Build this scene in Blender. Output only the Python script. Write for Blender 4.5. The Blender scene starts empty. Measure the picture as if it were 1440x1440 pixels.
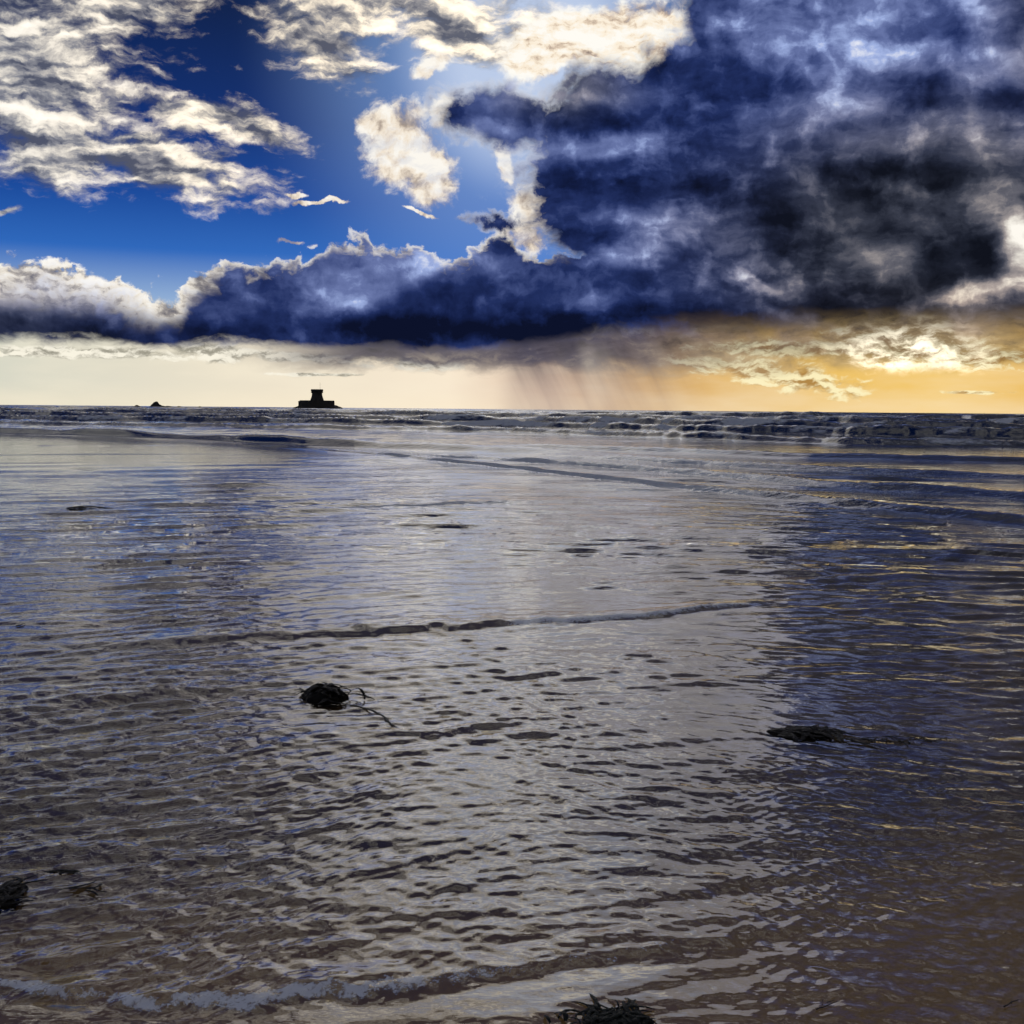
import bpy, math, random
import numpy as np
from mathutils import Matrix, Vector

scene = bpy.context.scene
COL = scene.collection
R = math.radians

# ------------------------------------------------------------------ camera
EYE = 1.6                      # phone held at eye level, metres above the calm water
FPX = 1558.0                   # focal length in pixels of the 1440 px photograph
PITCH = math.atan(144.6 / FPX)
cam_data = bpy.data.cameras.new("camera")
cam_data.sensor_width = 36.0
cam_data.lens = 36.0 * FPX / 1440.0
cam_data.clip_start = 0.05
cam_data.clip_end = 60000.0
cam = bpy.data.objects.new("camera", cam_data)
COL.objects.link(cam)
CAM_R = Matrix.Rotation(math.pi / 2 - PITCH, 3, 'X') @ Matrix.Rotation(R(0.505), 3, 'Z')
cam.matrix_world = Matrix.Translation((0, 0, EYE)) @ CAM_R.to_4x4()
scene.camera = cam

def ray(px, py):
    """direction in the world of a point of the photograph"""
    return (CAM_R @ Vector(((px - 720) / FPX, (720 - py) / FPX, -1))).normalized()

def ground(px, py, z=0.0):
    """where that direction meets the level z"""
    d = ray(px, py)
    t = (z - EYE) / d.z
    return Vector((d.x * t, d.y * t, z))

# ------------------------------------------------------------------ render settings
scene.render.engine = 'CYCLES'
scene.view_settings.view_transform = 'Standard'
scene.view_settings.look = 'None'
scene.view_settings.exposure = 0.0
scene.view_settings.gamma = 1.0
cy = scene.cycles
cy.max_bounces = 5
cy.glossy_bounces = 3
cy.diffuse_bounces = 2
cy.transmission_bounces = 4
cy.transparent_max_bounces = 8
cy.caustics_reflective = False
cy.caustics_refractive = False
cy.use_denoising = True
cy.denoiser = 'OPENIMAGEDENOISE'
cy.use_adaptive_sampling = True
cy.adaptive_threshold = 0.04

# ------------------------------------------------------------------ sun, hidden behind the big cloud
SUN_DIR = ray(745, 75)
SUN_EL = math.asin(SUN_DIR.z)
SUN_AZ = math.atan2(SUN_DIR.x, SUN_DIR.y)
sun_data = bpy.data.lights.new("sun", 'SUN')
sun_data.energy = 0.09
sun_data.angle = R(27)       # spread by the cloud it shines through
sun_data.color = (1.0, 0.93, 0.82)
sun = bpy.data.objects.new("sun", sun_data)
sun.rotation_euler = (-SUN_DIR).to_track_quat('-Z', 'Y').to_euler()
sun.location = (0, 0, 40)
COL.objects.link(sun)

# ------------------------------------------------------------------ the sky
world = bpy.data.worlds.new("World")
scene.world = world
world.use_nodes = True
world.cycles.sampling_method = 'NONE'

def lin(r, g, b):
    f = lambda c: (c / 255 / 12.92) if c <= 10 else ((c / 255 + 0.055) / 1.055) ** 2.4
    return (f(r), f(g), f(b))

class G:
    """small expression builder on a node tree"""
    def __init__(self, tree):
        self.t = tree
        tree.nodes.clear()
    def node(self, typ, ins=(), **attrs):
        n = self.t.nodes.new(typ)
        for k, v in attrs.items():
            setattr(n, k, v)
        for k, v in (ins.items() if isinstance(ins, dict) else enumerate(ins)):
            self.put(n.inputs[k], v)
        return n
    def put(self, sock, v):
        if isinstance(v, S):
            self.t.links.new(v.s, sock)
        elif v is not None:
            if sock.type == 'RGBA' and len(v) == 3:
                v = (*v, 1.0)
            sock.default_value = v
    def math(self, op, a, b=None, c=None, clamp=False):
        n = self.node('ShaderNodeMath', operation=op, use_clamp=clamp)
        for i, v in enumerate((a, b, c)):
            if v is not None:
                self.put(n.inputs[i], v)
        return S(self, n.outputs[0])
    def vmath(self, op, a, b=None, scale=None):
        n = self.node('ShaderNodeVectorMath', operation=op)
        self.put(n.inputs[0], a)
        if b is not None:
            self.put(n.inputs[1], b)
        if scale is not None:
            self.put(n.inputs['Scale'], scale)
        return S(self, n.outputs['Value' if op in ('LENGTH', 'DOT_PRODUCT', 'DISTANCE') else 'Vector'])
    def combine(self, x, y, z):
        return S(self, self.node('ShaderNodeCombineXYZ', (x, y, z)).outputs[0])
    def separate(self, v):
        n = self.node('ShaderNodeSeparateXYZ', (v,))
        return [S(self, o) for o in n.outputs]
    def smooth(self, x, a, b, lo=0.0, hi=1.0):
        n = self.node('ShaderNodeMapRange', interpolation_type='SMOOTHSTEP')
        for i, v in enumerate((x, a, b, lo, hi)):
            self.put(n.inputs[i], v)
        return S(self, n.outputs[0])
    def ramp(self, x, a, b, lo=0.0, hi=1.0):
        n = self.node('ShaderNodeMapRange', interpolation_type='LINEAR', clamp=True)
        for i, v in enumerate((x, a, b, lo, hi)):
            self.put(n.inputs[i], v)
        return S(self, n.outputs[0])
    def noise(self, vec, scale, detail=4.0, rough=0.55, lac=2.0, dist=0.0, color=False, dims='3D'):
        n = self.node('ShaderNodeTexNoise', noise_dimensions=dims)
        if dims == '1D':
            self.put(n.inputs['W'], vec)
        else:
            self.put(n.inputs['Vector'], vec)
        self.put(n.inputs['Scale'], scale)
        n.inputs['Detail'].default_value = detail
        n.inputs['Roughness'].default_value = rough
        n.inputs['Lacunarity'].default_value = lac
        n.inputs['Distortion'].default_value = dist
        return S(self, n.outputs['Color' if color else 'Fac'])
    def curve(self, x, pts, xr, yr):
        """y(x) through the given points"""
        n = self.t.nodes.new('ShaderNodeFloatCurve')
        c = n.mapping.curves[0]
        nx = lambda v: (v - xr[0]) / (xr[1] - xr[0])
        ny = lambda v: (v - yr[0]) / (yr[1] - yr[0])
        pts = sorted(pts)
        c.points[0].location = (nx(pts[0][0]), ny(pts[0][1]))
        c.points[1].location = (nx(pts[-1][0]), ny(pts[-1][1]))
        for p in pts[1:-1]:
            c.points.new(nx(p[0]), ny(p[1]))
        for p in c.points:
            p.handle_type = 'AUTO_CLAMPED'
        n.mapping.extend = 'HORIZONTAL'
        n.mapping.update()
        self.put(n.inputs['Value'], self.ramp(x, xr[0], xr[1]))
        return self.math('MULTIPLY_ADD', S(self, n.outputs[0]), yr[1] - yr[0], yr[0])
    def mix(self, f, a, b, typ='MIX'):
        n = self.node('ShaderNodeMix', data_type='RGBA', blend_type=typ)
        n.clamp_factor = True
        self.put(n.inputs[0], f)
        self.put(n.inputs[6], a)
        self.put(n.inputs[7], b)
        return S(self, n.outputs[2])
    def colramp(self, x, stops):
        n = self.t.nodes.new('ShaderNodeValToRGB')
        e = n.color_ramp.elements
        e[0].position, e[0].color = stops[0][0], (*stops[0][1], 1)
        e[1].position, e[1].color = stops[-1][0], (*stops[-1][1], 1)
        for p, c in stops[1:-1]:
            k = e.new(p)
            k.color = (*c, 1)
        self.put(n.inputs[0], x)
        return S(self, n.outputs[0])

class S:
    def __init__(self, g, s):
        self.g, self.s = g, s
    def __add__(self, o): return self.g.math('ADD', self, o)
    __radd__ = __add__
    def __sub__(self, o): return self.g.math('SUBTRACT', self, o)
    def __rsub__(self, o): return self.g.math('SUBTRACT', o, self)
    def __mul__(self, o): return self.g.math('MULTIPLY', self, o)
    __rmul__ = __mul__
    def __truediv__(self, o): return self.g.math('DIVIDE', self, o)
    def max(self, o): return self.g.math('MAXIMUM', self, o)
    def min(self, o): return self.g.math('MINIMUM', self, o)

UNIT = 15.58                   # sky coordinates: 1 unit of angle is 100 px of the photograph
def sky_at(px, py):
    d = ray(px, py)
    return (math.atan2(d.x, d.y) * UNIT, math.asin(d.z) * UNIT)

def build_sky():
    g = G(world.node_tree)
    d = S(g, g.node('ShaderNodeTexCoord').outputs['Generated'])
    d = g.vmath('NORMALIZE', d)
    dx, dy, dz = g.separate(d)
    A = g.math('ARCTAN2', dx, dy) * UNIT
    E = g.math('ARCSINE', dz) * UNIT
    P = g.combine(A, E, 0.0)
    q = g.vmath('SCALE', d, scale=UNIT)                # seamless noise space, 1 unit = 100 px
    # domain warps, coarse and fine
    w1 = g.vmath('SUBTRACT', g.noise(q, 0.75, 3.0, 0.55, color=True), (0.5, 0.5, 0.5))
    w2 = g.vmath('SUBTRACT', g.noise(q, 3.6, 4.0, 0.6, color=True), (0.5, 0.5, 0.5))
    warp = g.vmath('ADD', g.vmath('SCALE', w1, scale=0.55), g.vmath('SCALE', w2, scale=0.22))
    Pw = g.vmath('ADD', P, warp)
    Aw, Ew, _ = g.separate(Pw)
    qw = g.vmath('ADD', q, g.vmath('SCALE', warp, scale=0.8))
    # flattened space for layered cloud
    qf = g.vmath('MULTIPLY', qw, (1.0, 1.0, 2.6))
    # sun-ward offset for relief shading
    ds = SUN_DIR

    turned = {}
    def frame(ang, plain):
        """sky coordinates turned by ang degrees"""
        if (ang, plain) not in turned:
            X, Y = (A, E) if plain else (Aw, Ew)
            if ang == 0:
                turned[ang, plain] = P if plain else Pw
            else:
                c, s_ = math.cos(R(ang)), math.sin(R(ang))
                turned[ang, plain] = g.combine(g.math('MULTIPLY_ADD', Y, s_, X * c), g.math('MULTIPLY_ADD', Y, c, X * -s_), 0.0)
        return turned[ang, plain]
    def far(px, py, rx, ry, ang=0, plain=False):
        """0 at the centre of an ellipse in the sky, 1 on its rim"""
        a, e = sky_at(px, py)
        c, s_ = math.cos(R(ang)), math.sin(R(ang))
        ca, ce = a * c + e * s_, -a * s_ + e * c
        n = g.node('ShaderNodeVectorMath', operation='MULTIPLY_ADD')
        g.put(n.inputs[0], frame(ang, plain))
        n.inputs[1].default_value = (100 / rx, 100 / ry, 0)
        n.inputs[2].default_value = (-ca * 100 / rx, -ce * 100 / ry, 0)
        return g.vmath('LENGTH', S(g, n.outputs[0]))
    def blob(*a, **k):
        return 1.0 - far(*a, **k)
    def hill(*a, **k):
        return g.smooth(far(*a, **k), 1.15, 0.25)
    def body(items):
        """signed depth (in sky units) inside a union of ellipses"""
        r = None
        for it in items:
            w = min(it[2], it[3]) / 100
            b = g.math('MULTIPLY_ADD', far(*it), -w, w)
            r = b if r is None else r.max(b)
        return r
    def edge(pts, x):
        pp = [sky_at(*p) for p in pts]
        return g.curve(x, pp, (-9.0, 9.0), (-2.0, 12.0))
    def union(items):
        r = None
        for it in items:
            b = far(*it)
            r = b if r is None else r.min(b)
        return 1.0 - r

    # shared noises
    nA = g.noise(qw, 1.15, 7.0, 0.52)                   # billows
    nF = g.noise(qf, 1.15, 7.0, 0.54)                   # layered
    nFine = g.noise(qw, 6.5, 5.0, 0.65)
    qs = g.vmath('ADD', qw, (0.16, 0.0, 0.16))
    nA2 = g.noise(qs, 1.15, 5.0, 0.52)
    relief = g.math('MULTIPLY_ADD', nA - nA2, 3.2, 0.5)   # light from the sun's side
    nFl = g.noise(g.vmath('ADD', qf, (0.12, 0.0, 0.34)), 1.15, 5.0, 0.54)
    reliefF = g.math('MULTIPLY_ADD', nF - nFl, 3.6, 0.5)

    qh = g.vmath('MULTIPLY', qw, (1.0, 1.0, 3.0))
    nH = g.noise(qh, 2.6, 6.0, 0.6)                    # small puffs in rows
    nH2 = g.noise(g.vmath('ADD', qh, (0.05, 0, 0.16)), 2.6, 4.0, 0.6)
    reliefH = g.math('MULTIPLY_ADD', nH - nH2, 3.4, 0.5)
    nBil = g.math('ABSOLUTE', g.noise(qw, 2.3, 4.0, 0.5) - 0.5) * 2.6   # cauliflower tops

    sA, sE = SUN_AZ * UNIT, SUN_EL * UNIT
    rsun = g.vmath('DISTANCE', P, (sA, sE, 0.0))

    # ---------------- clear air
    nish = g.node('ShaderNodeTexSky', sky_type='NISHITA')
    nish.sun_disc = False
    nish.sun_elevation = SUN_EL
    nish.sun_rotation = SUN_AZ
    nish.air_density, nish.dust_density, nish.ozone_density = 1.0, 0.6, 3.0
    clear = g.colramp(g.ramp(E, 0.0, 12.0), [
        (0.0, lin(226, 218, 196)), (0.055, lin(222, 218, 200)), (0.11, lin(150, 178, 212)),
        (0.17, lin(42, 100, 184)), (0.23, lin(18, 68, 150)), (0.31, lin(4, 38, 106)), (0.42, lin(2, 20, 66)),
        (0.6, lin(6, 30, 84)), (1.0, lin(10, 34, 84))])
    nishc = g.mix(1.0, S(g, nish.outputs[0]), (0.0008, 0.0014, 0.0024), 'MULTIPLY')
    clear = g.mix(1.0, clear, nishc, 'ADD')
    clear = g.mix(g.smooth(rsun, 4.0, 1.2) * 0.55, clear, lin(140, 178, 238))
    clear = g.mix(g.smooth(rsun, 2.0, 0.8) * 0.75, clear, lin(206, 220, 244))
    # low western sky: pale in the left, peach in the middle, gold in the right
    low = g.colramp(g.ramp(A, -7.0, 7.5), [
        (0.0, lin(214, 214, 198)), (0.22, lin(236, 226, 204)), (0.42, lin(248, 232, 208)), (0.52, lin(222, 192, 168)),
        (0.62, lin(222, 180, 122)), (0.78, lin(238, 194, 104)), (0.88, lin(244, 202, 114)), (1.0, lin(232, 184, 96))])
    vari = g.noise(g.vmath('MULTIPLY', q, (1, 1, 4.5)), 0.9, 5.0, 0.5)
    low = g.mix(g.ramp(vari, 0.38, 0.72), low, g.mix(0.25, low, (1.0, 0.90, 0.70)))
    low = g.mix(g.smooth(E, 0.35, 0.0) * 0.5, low, g.mix(0.6, low, (1.0, 0.86, 0.62)))
    right = g.smooth(A, 0.0, 3.0)
    sky = g.mix(g.smooth(E - right * 0.7, 1.45, 0.75), clear, low)

    # ---------------- high broken cloud, left and top
    H = union([
        (40, 90, 185, 150, 0), (95, 215, 150, 62, -6), (215, 228, 170, 46, -6), (300, 170, 135, 26, -12),
        (560, 10, 300, 62, -4), (440, 62, 120, 52, -24), (175, 5, 90, 42), (10, 300, 36, 8),
        (640, 45, 130, 42, -8),
    ])
    # the same broken deck goes on overhead and round the sides
    deck = g.math('MULTIPLY_ADD', g.noise(g.vmath('MULTIPLY', qw, (1, 1, 1.5)), 0.24, 3.0, 0.5), 6.0, -2.75)
    outside = g.smooth(E, 5.6, 6.6).max(g.smooth(g.math('ABSOLUTE', A), 7.3, 8.6))
    H = H.max(deck - 3.0 * (1.0 - outside))
    hf = H * 1.0 + (nF - 0.5) * 1.7 + (nH - 0.5) * 1.0 + (nFine - 0.5) * 0.2 - 0.05
    hd = g.smooth(hf, -0.06, 0.62)
    hcol = g.colramp(reliefF * 0.72 + reliefH * 0.30 + (hf - 0.4) * -0.10 - 0.03, [
        (0.12, lin(72, 78, 98)), (0.36, lin(128, 131, 142)), (0.54, lin(184, 182, 180)), (0.72, lin(228, 224, 216)), (1.0, lin(250, 247, 240))])
    hcol = g.mix(g.smooth(hf, 0.6, 1.5) * 0.3, hcol, lin(128, 130, 140))
    hcol = g.mix(g.smooth(deck, 0.3, 1.6) * outside * 0.55, hcol, lin(112, 116, 128))
    lit = g.smooth(rsun, 13.0, 2.0, 0.80, 1.5)          # the deck brightens evenly toward the hidden sun, in and out of view
    hcol = g.mix(g.smooth(rsun, 9.0, 3.0), hcol, g.mix(1.0, hcol, (1.0, 0.91, 0.78), 'MULTIPLY'))
    hcol = g.vmath('SCALE', hcol, scale=lit)
    sky = g.mix(hd * 0.97, sky, hcol)

    near = g.smooth(rsun, 4.6, 2.2) * 0.26
    # ---------------- small sunlit cumulus and wisps
    C = union([
        (568, 205, 66, 60, 10), (612, 242, 44, 44), (535, 172, 34, 22), (612, 96, 42, 13, 28),
        (452, 286, 40, 3.6, -6), (415, 271, 16, 3.5), (596, 291, 34, 4, -14), (408, 343, 20, 3.5, -6),
        (620, 160, 16, 30, -35), (750, 296, 42, 46, 0), (712, 226, 11, 26, 10), (715, 340, 22, 34, 25), (745, 340, 40, 30),
    ])
    cf = C * 1.2 + (nA - 0.5) * 1.5 + (nF - 0.5) * 0.9 + (nFine - 0.5) * 0.8 - 0.12
    cd = g.smooth(cf, -0.05, 0.5)
    ccol = g.colramp(g.math('MULTIPLY_ADD', nFine - 0.5, 0.9, relief + near), [
        (0.15, lin(116, 108, 110)), (0.48, lin(186, 170, 154)), (0.72, lin(244, 230, 210)), (0.95, lin(255, 250, 240))])
    sky = g.mix(cd * g.ramp(nF, 0.34, 0.52, 0.55, 0.97), sky, ccol)
    # the cream cloud by the sun
    K = union([(830, 52, 140, 42, 4), (755, 80, 55, 32, 20), (915, 45, 60, 30, 10), (890, 78, 60, 26)])
    kf = K * 1.2 + (nF - 0.5) * 1.3 + (nFine - 0.5) * 0.6 + 0.05
    kcol = g.colramp(g.math('MULTIPLY_ADD', nFine - 0.5, 0.9, reliefF * 0.6 + reliefH * 0.4 + near * 0.5), [
        (0.05, lin(150, 134, 124)), (0.32, lin(220, 200, 178)), (0.5, lin(252, 238, 216)), (0.8, lin(255, 252, 244))])
    sky = g.mix(g.smooth(kf, 0.0, 0.45), sky, kcol)

    # ---------------- thin bright cloud low in the west
    Lw = union([(300, 496, 70, 13, -2, True), (140, 497, 170, 9, 0, True), (430, 503, 110, 9, -3, True), (595, 510, 60, 10, 0, True),
                (1085, 527, 130, 20, -9, True), (1010, 512, 60, 12, -4, True), (1275, 488, 100, 24, -4, True), (1380, 505, 90, 14, 0, True),
                (1130, 490, 150, 12, 0, True), (1370, 552, 40, 3, 0, True), (450, 527, 60, 3, 0, True)])
    lf = Lw * 0.9 + (nH - 0.5) * 2.4 + 0.1
    warm = g.smooth(A, 0.5, 3.0)
    lhi = g.mix(warm, lin(252, 246, 228), lin(255, 244, 196))
    llo = g.mix(warm, lin(146, 142, 128), lin(168, 124, 62))
    lcol = g.mix(g.smooth(g.math('MULTIPLY_ADD', nH - nH2, 3.0, 0.55), 0.1, 0.8), llo, lhi)
    sky = g.mix(g.smooth(lf, 0.0, 0.5) * 0.9, sky, lcol)
    glare = g.smooth(blob(1275, 486, 120, 40, -4), -0.1, 0.7) * g.smooth(nH, 0.38, 0.62)
    sky = g.mix(glare, sky, (2.6, 2.35, 1.75))

    # ---------------- rain under the bank
    slant = g.combine(A * 2.6 + E * 1.3, 0.0, E * 0.25)
    rainn = g.noise(slant, 1.0, 5.0, 0.55)
    ra0, _ = sky_at(700, 540)
    ra1, _ = sky_at(930, 540)
    rmask = g.smooth(A, ra0 - 0.1, ra0 + 0.35) * g.smooth(A, ra1 + 0.9, ra1 - 0.6)
    rm2 = rmask * g.smooth(E, 1.1, 0.1, 1.0, 0.5) * g.smooth(E, 1.9, 1.4) * g.ramp(rainn, 0.3, 0.7, 0.35, 1.0)
    sky = g.mix(rm2, sky, g.mix(g.smooth(E, 0.05, 0.7), lin(150, 126, 124), lin(62, 60, 80)))
    # warm murk between the gold and the dark base
    murk = g.smooth(E + (nF - 0.5) * 0.5, 0.45, 0.85) * g.smooth(E, 2.8, 1.8) * g.smooth(A, 0.6, 2.6) * g.ramp(nH, 0.3, 0.66, 1.0, 0.35)
    sky = g.mix(murk * 0.92, sky, g.mix(g.ramp(nF, 0.36, 0.64), lin(66, 60, 58), lin(142, 122, 94)))

    # ragged grey fringe hanging under the bank
    fa0, fe = sky_at(560, 505)
    fring = g.smooth(A, fa0 - 2.6, fa0 - 0.4) * g.smooth(A, fa0 + 5.2, fa0 + 2.6) * g.smooth(E + (nF - 0.5) * 0.5 + (nH - 0.5) * 0.2, fe - 0.22, fe + 0.02)
    sky = g.mix(fring * g.smooth(E, 1.9, 1.4) * 0.93, sky, g.colramp(nF * 0.7 + nH * 0.5 - 0.1, [(0.3, lin(46, 46, 62)), (0.5, lin(84, 80, 94)), (0.66, lin(150, 138, 128))]))
    # ---------------- dark bank along the horizon
    topB = edge([(-250, 330), (0, 352), (60, 356), (130, 378), (200, 402), (250, 408), (268, 380), (300, 368), (360, 366), (425, 364), (440, 348),
                 (480, 332), (522, 322), (565, 334), (610, 350), (645, 364), (672, 352), (690, 325), (712, 312), (735, 335), (770, 345), (810, 335), (860, 330), (900, 330), (1700, 330)], Aw)
    botB = edge([(-250, 482), (0, 486), (120, 490), (230, 492), (330, 490), (420, 492), (500, 496), (560, 498), (650, 498), (720, 494), (780, 490),
                 (850, 486), (920, 494), (1000, 504), (1100, 506), (1200, 504), (1300, 498), (1440, 498), (1700, 500)],
                A + (nF - 0.5) * 0.6)
    billow = (nA - 0.5) * 0.8 + (nH - 0.5) * 0.36 + (nBil - 0.32) * 0.26 + (nFine - 0.5) * 0.22
    tb = (topB - E) + billow
    bb = (E - botB) + (nF - 0.5) * 0.35 + (nH - 0.5) * 0.18
    soft = g.smooth(A, 0.0, 3.2, 0.16, 0.70)
    bd = g.smooth(tb, 0.0, 0.10) * g.smooth(bb / soft, 0.0, 1.0)
    # ---------------- the great cloud in the upper right
    D = body([(1200, 250, 470, 215), (900, 205, 170, 112), (720, 168, 112, 46, -10), (650, 172, 50, 34), (1380, 0, 380, 330), (1290, -230, 250, 260), (1420, -420, 380, 260), (1700, -180, 640, 560), (2300, 100, 1100, 420), (860, 140, 130, 54),
              (985, 100, 110, 62, 25), (1080, 60, 120, 80, 25), (800, 250, 70, 70, -25), (860, 300, 120, 90), (1100, 420, 500, 60)])
    td = D + billow * 0.75
    dd = g.smooth(td, -0.03, 0.24) * g.smooth(bb / soft, 0.0, 1.0)
    # dark scrap in front of the bright gap
    scrap = g.smooth(blob(704, 312, 60, 16, -14) * 0.9 + (nFine - 0.5) * 1.5 + (nH - 0.5) * 0.8, -0.1, 0.7)
    dens = bd.max(dd).max(scrap)

    # inner light of the dark cloud: thin places pale, deep places near black
    pos = [(1180, 50, 260, 90, 0, .24), (1125, 158, 90, 34, 0, .30), (740, 150, 130, 38, -8, .22), (830, 130, 170, 40, 0, .20), (1400, 85, 110, 60, 0, .20),
           (890, 352, 84, 30, 10, .32), (840, 215, 120, 24, 8, .28), (760, 205, 60, 24, 0, .26), (930, 310, 130, 26, 0, .24), (1330, 195, 150, 38, 0, .24),
           (1060, 398, 70, 12, -14, .34), (1240, 365, 60, 36, 0, .20), (1385, 415, 110, 20, 8, .40), (1120, 440, 60, 12, -14, .25), (1436, 345, 40, 60, 10, .70),
           (690, 180, 60, 14, 0, .22), (540, 395, 190, 40, 26, .20), (470, 350, 60, 26, 0, .12), (60, 400, 190, 42, 0, .34), (560, 372, 90, 20, 0, .14), (660, 375, 80, 26, 0, .18)]
    neg = [(1060, 290, 110, 40, 0, .22), (870, 265, 170, 60, 0, .20), (1000, 110, 150, 42, -10, .26), (1270, 250, 170, 50, 0, .22), (1395, 50, 70, 26, 0, .26),
           (1300, 140, 60, 26, 0, .24), (840, 455, 330, 30, 0, .22), (560, 465, 300, 24, 0, .26), (1340, 370, 100, 44, 0, .22), (1020, 440, 160, 34, 0, .18),
           (1230, 420, 160, 36, 0, .20), (800, 170, 120, 26, -8, .34), (180, 462, 260, 22, 0, .10), (690, 112, 50, 26, 0, .15), (1180, 325, 160, 40, 0, .14),
           (640, 160, 44, 30, 0, .16), (1420, 140, 60, 24, 0, .25)]
    patch = None
    for sg, lst in ((1, pos), (-1, neg)):
        for x, y, rx, ry, an, s_ in lst:
            h = hill(x, y, rx, ry, an)
            patch = h * (sg * s_) if patch is None else g.math('MULTIPLY_ADD', h, sg * s_, patch)
    calm = g.smooth(A, -0.4, 2.0, 0.5, 1.0)
    lum = patch + ((nA - 0.5) * 0.45 + (nF - 0.5) * 0.8 + (nH - 0.5) * 0.30) * calm + (relief - 0.5) * 0.26 + (nFine - 0.5) * 0.20 + (nBil - 0.32) * 0.22 + 0.41
    # the bank darkens toward its flat base
    base = g.smooth(bb, 0.75, 0.0) * g.smooth(A, 4.5, 1.5)
    lum = lum - base * 0.12
    # a beam slanting through the bank from the gap above
    pa, pe = sky_at(640, 362)
    pb = sky_at(430, 478)
    ln = math.hypot(pb[0] - pa, pb[1] - pe)
    ux, uy = (pb[0] - pa) / ln, (pb[1] - pe) / ln
    perp = (A - pa) * (-uy) + (E - pe) * ux            # positive below the beam's edge
    beam = g.smooth(perp, 0.12, -0.05) * g.smooth(perp, -1.6, -0.1) * g.smooth(A, -4.2, -2.4) * g.smooth(A, -0.2, -1.2)
    lum = lum + beam * 0.11
    lum = lum - g.smooth(perp, -0.05, 0.15) * g.smooth(perp, 1.4, 0.3) * g.smooth(A, -3.2, -1.6) * g.smooth(A, 1.2, -0.6) * 0.10
    lum = lum - scrap * 0.16
    blue = g.colramp(lum, [(0.0, lin(12, 18, 42)), (0.16, lin(20, 31, 70)), (0.32, lin(34, 48, 96)), (0.5, lin(66, 80, 130)),
                           (0.68, lin(104, 118, 168)), (0.85, lin(160, 178, 226)), (1.0, lin(236, 238, 246))])
    grey = g.colramp(lum, [(0.0, lin(16, 19, 29)), (0.18, lin(31, 35, 48)), (0.36, lin(56, 60, 74)), (0.55, lin(98, 98, 108)),
                           (0.75, lin(166, 158, 156)), (0.9, lin(230, 224, 214)), (1.0, lin(255, 250, 240))])
    greyness = g.smooth(blob(1330, 330, 480, 240), 0.0, 0.75).max(g.smooth(blob(-60, 440, 330, 110), 0.0, 0.9) * 0.7)
    greyness = greyness.max(g.smooth(blob(800, 130, 130, 60), 0.0, 0.8) * 0.7).max(g.smooth(E, 6.0, 8.5) * 0.9).max(g.smooth(A, 5.5, 7.5) * 0.9)
    dcol = g.mix(greyness, blue, grey)
    warmth = g.smooth(E, 2.0, 0.9) * g.smooth(A, 2.0, 5.0)
    dcol = g.mix(warmth * 0.6, dcol, g.mix(1.0, dcol, (1.45, 1.08, 0.66), 'MULTIPLY'))
    # silver linings
    leftw = g.smooth(A, -3.4, -5.2, 0.20, 0.72)
    rimB = g.smooth(tb / leftw, 1.0, 0.05) * g.smooth(E, 0.9, 1.3) * (1.0 - dd) * g.smooth(A, 0.9, 0.1)
    rimD = g.smooth(td, 0.24, 0.04) * dd * (1.0 - bd) * g.smooth(A, 3.2, 1.0).max(0.75) * g.smooth(A, -1.2, 0.4) * g.smooth(E, 6.6, 5.4)
    rim = rimB.max(rimD) * (1.0 - scrap)
    rcol = g.colramp(g.math('MULTIPLY_ADD', nFine - 0.5, 0.8, relief * 0.6 + reliefH * 0.5 + 0.06), [
        (0.1, lin(120, 116, 118)), (0.38, lin(186, 178, 168)), (0.6, lin(244, 236, 222)), (0.9, lin(255, 252, 246))])
    dcol = g.mix(rim * g.ramp(nFine + relief * 0.6, 0.45, 0.8, 0.6, 1.0), dcol, rcol)
    sky = g.mix(dens, sky, dcol)

    # ---------------- faint shafts of light fanning down from the sun
    ang = g.math('ARCTAN2', A - sA, sE - E)
    shaft = g.noise(ang, 7.0, 1.0, 0.5, dims='1D')
    smask = g.smooth(E, 1.05, 0.7) * g.smooth(A, 0.4, 1.4) * g.smooth(E, -0.05, 0.25) * g.smooth(rsun, 6.5, 3.2)
    sky = g.mix(g.smooth(shaft, 0.35, 0.8) * smask * 0.34, sky, (1.0, 0.86, 0.66), 'SCREEN')
    # below the horizon: dim, never seen
    sky = g.mix(g.smooth(E, 0.0, -0.4), sky, (0.05, 0.06, 0.08))

    bg = g.node('ShaderNodeBackground')
    bg.inputs['Strength'].default_value = 0.1
    ten = g.mix(1.0, sky, (10.0, 10.0, 10.0), 'MULTIPLY')
    g.put(bg.inputs['Color'], ten)
    out = g.node('ShaderNodeOutputWorld')
    g.t.links.new(bg.outputs[0], out.inputs[0])
    return len(g.t.nodes)

n_sky = build_sky()

# ================================================================== helpers for meshes
rng = np.random.default_rng(7)

def hash2(ix, iy, seed):
    h = (ix.astype(np.int64) * 374761393 + iy.astype(np.int64) * 668265263 + seed * 974634777) & 0xFFFFFFFF
    h = ((h ^ (h >> 13)) * 1274126177) & 0xFFFFFFFF
    return ((h ^ (h >> 16)) & 0xFFFF).astype(np.float32) / 65535.0

def vnoise(x, y, seed=0):
    """smooth value noise, -1..1"""
    ix, iy = np.floor(x), np.floor(y)
    fx, fy = (x - ix).astype(np.float32), (y - iy).astype(np.float32)
    fx = fx * fx * fx * (fx * (fx * 6 - 15) + 10)
    fy = fy * fy * fy * (fy * (fy * 6 - 15) + 10)
    a, b = hash2(ix, iy, seed), hash2(ix + 1, iy, seed)
    c, d = hash2(ix, iy + 1, seed), hash2(ix + 1, iy + 1, seed)
    return ((a + (b - a) * fx) * (1 - fy) + (c + (d - c) * fx) * fy) * 2 - 1

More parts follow.
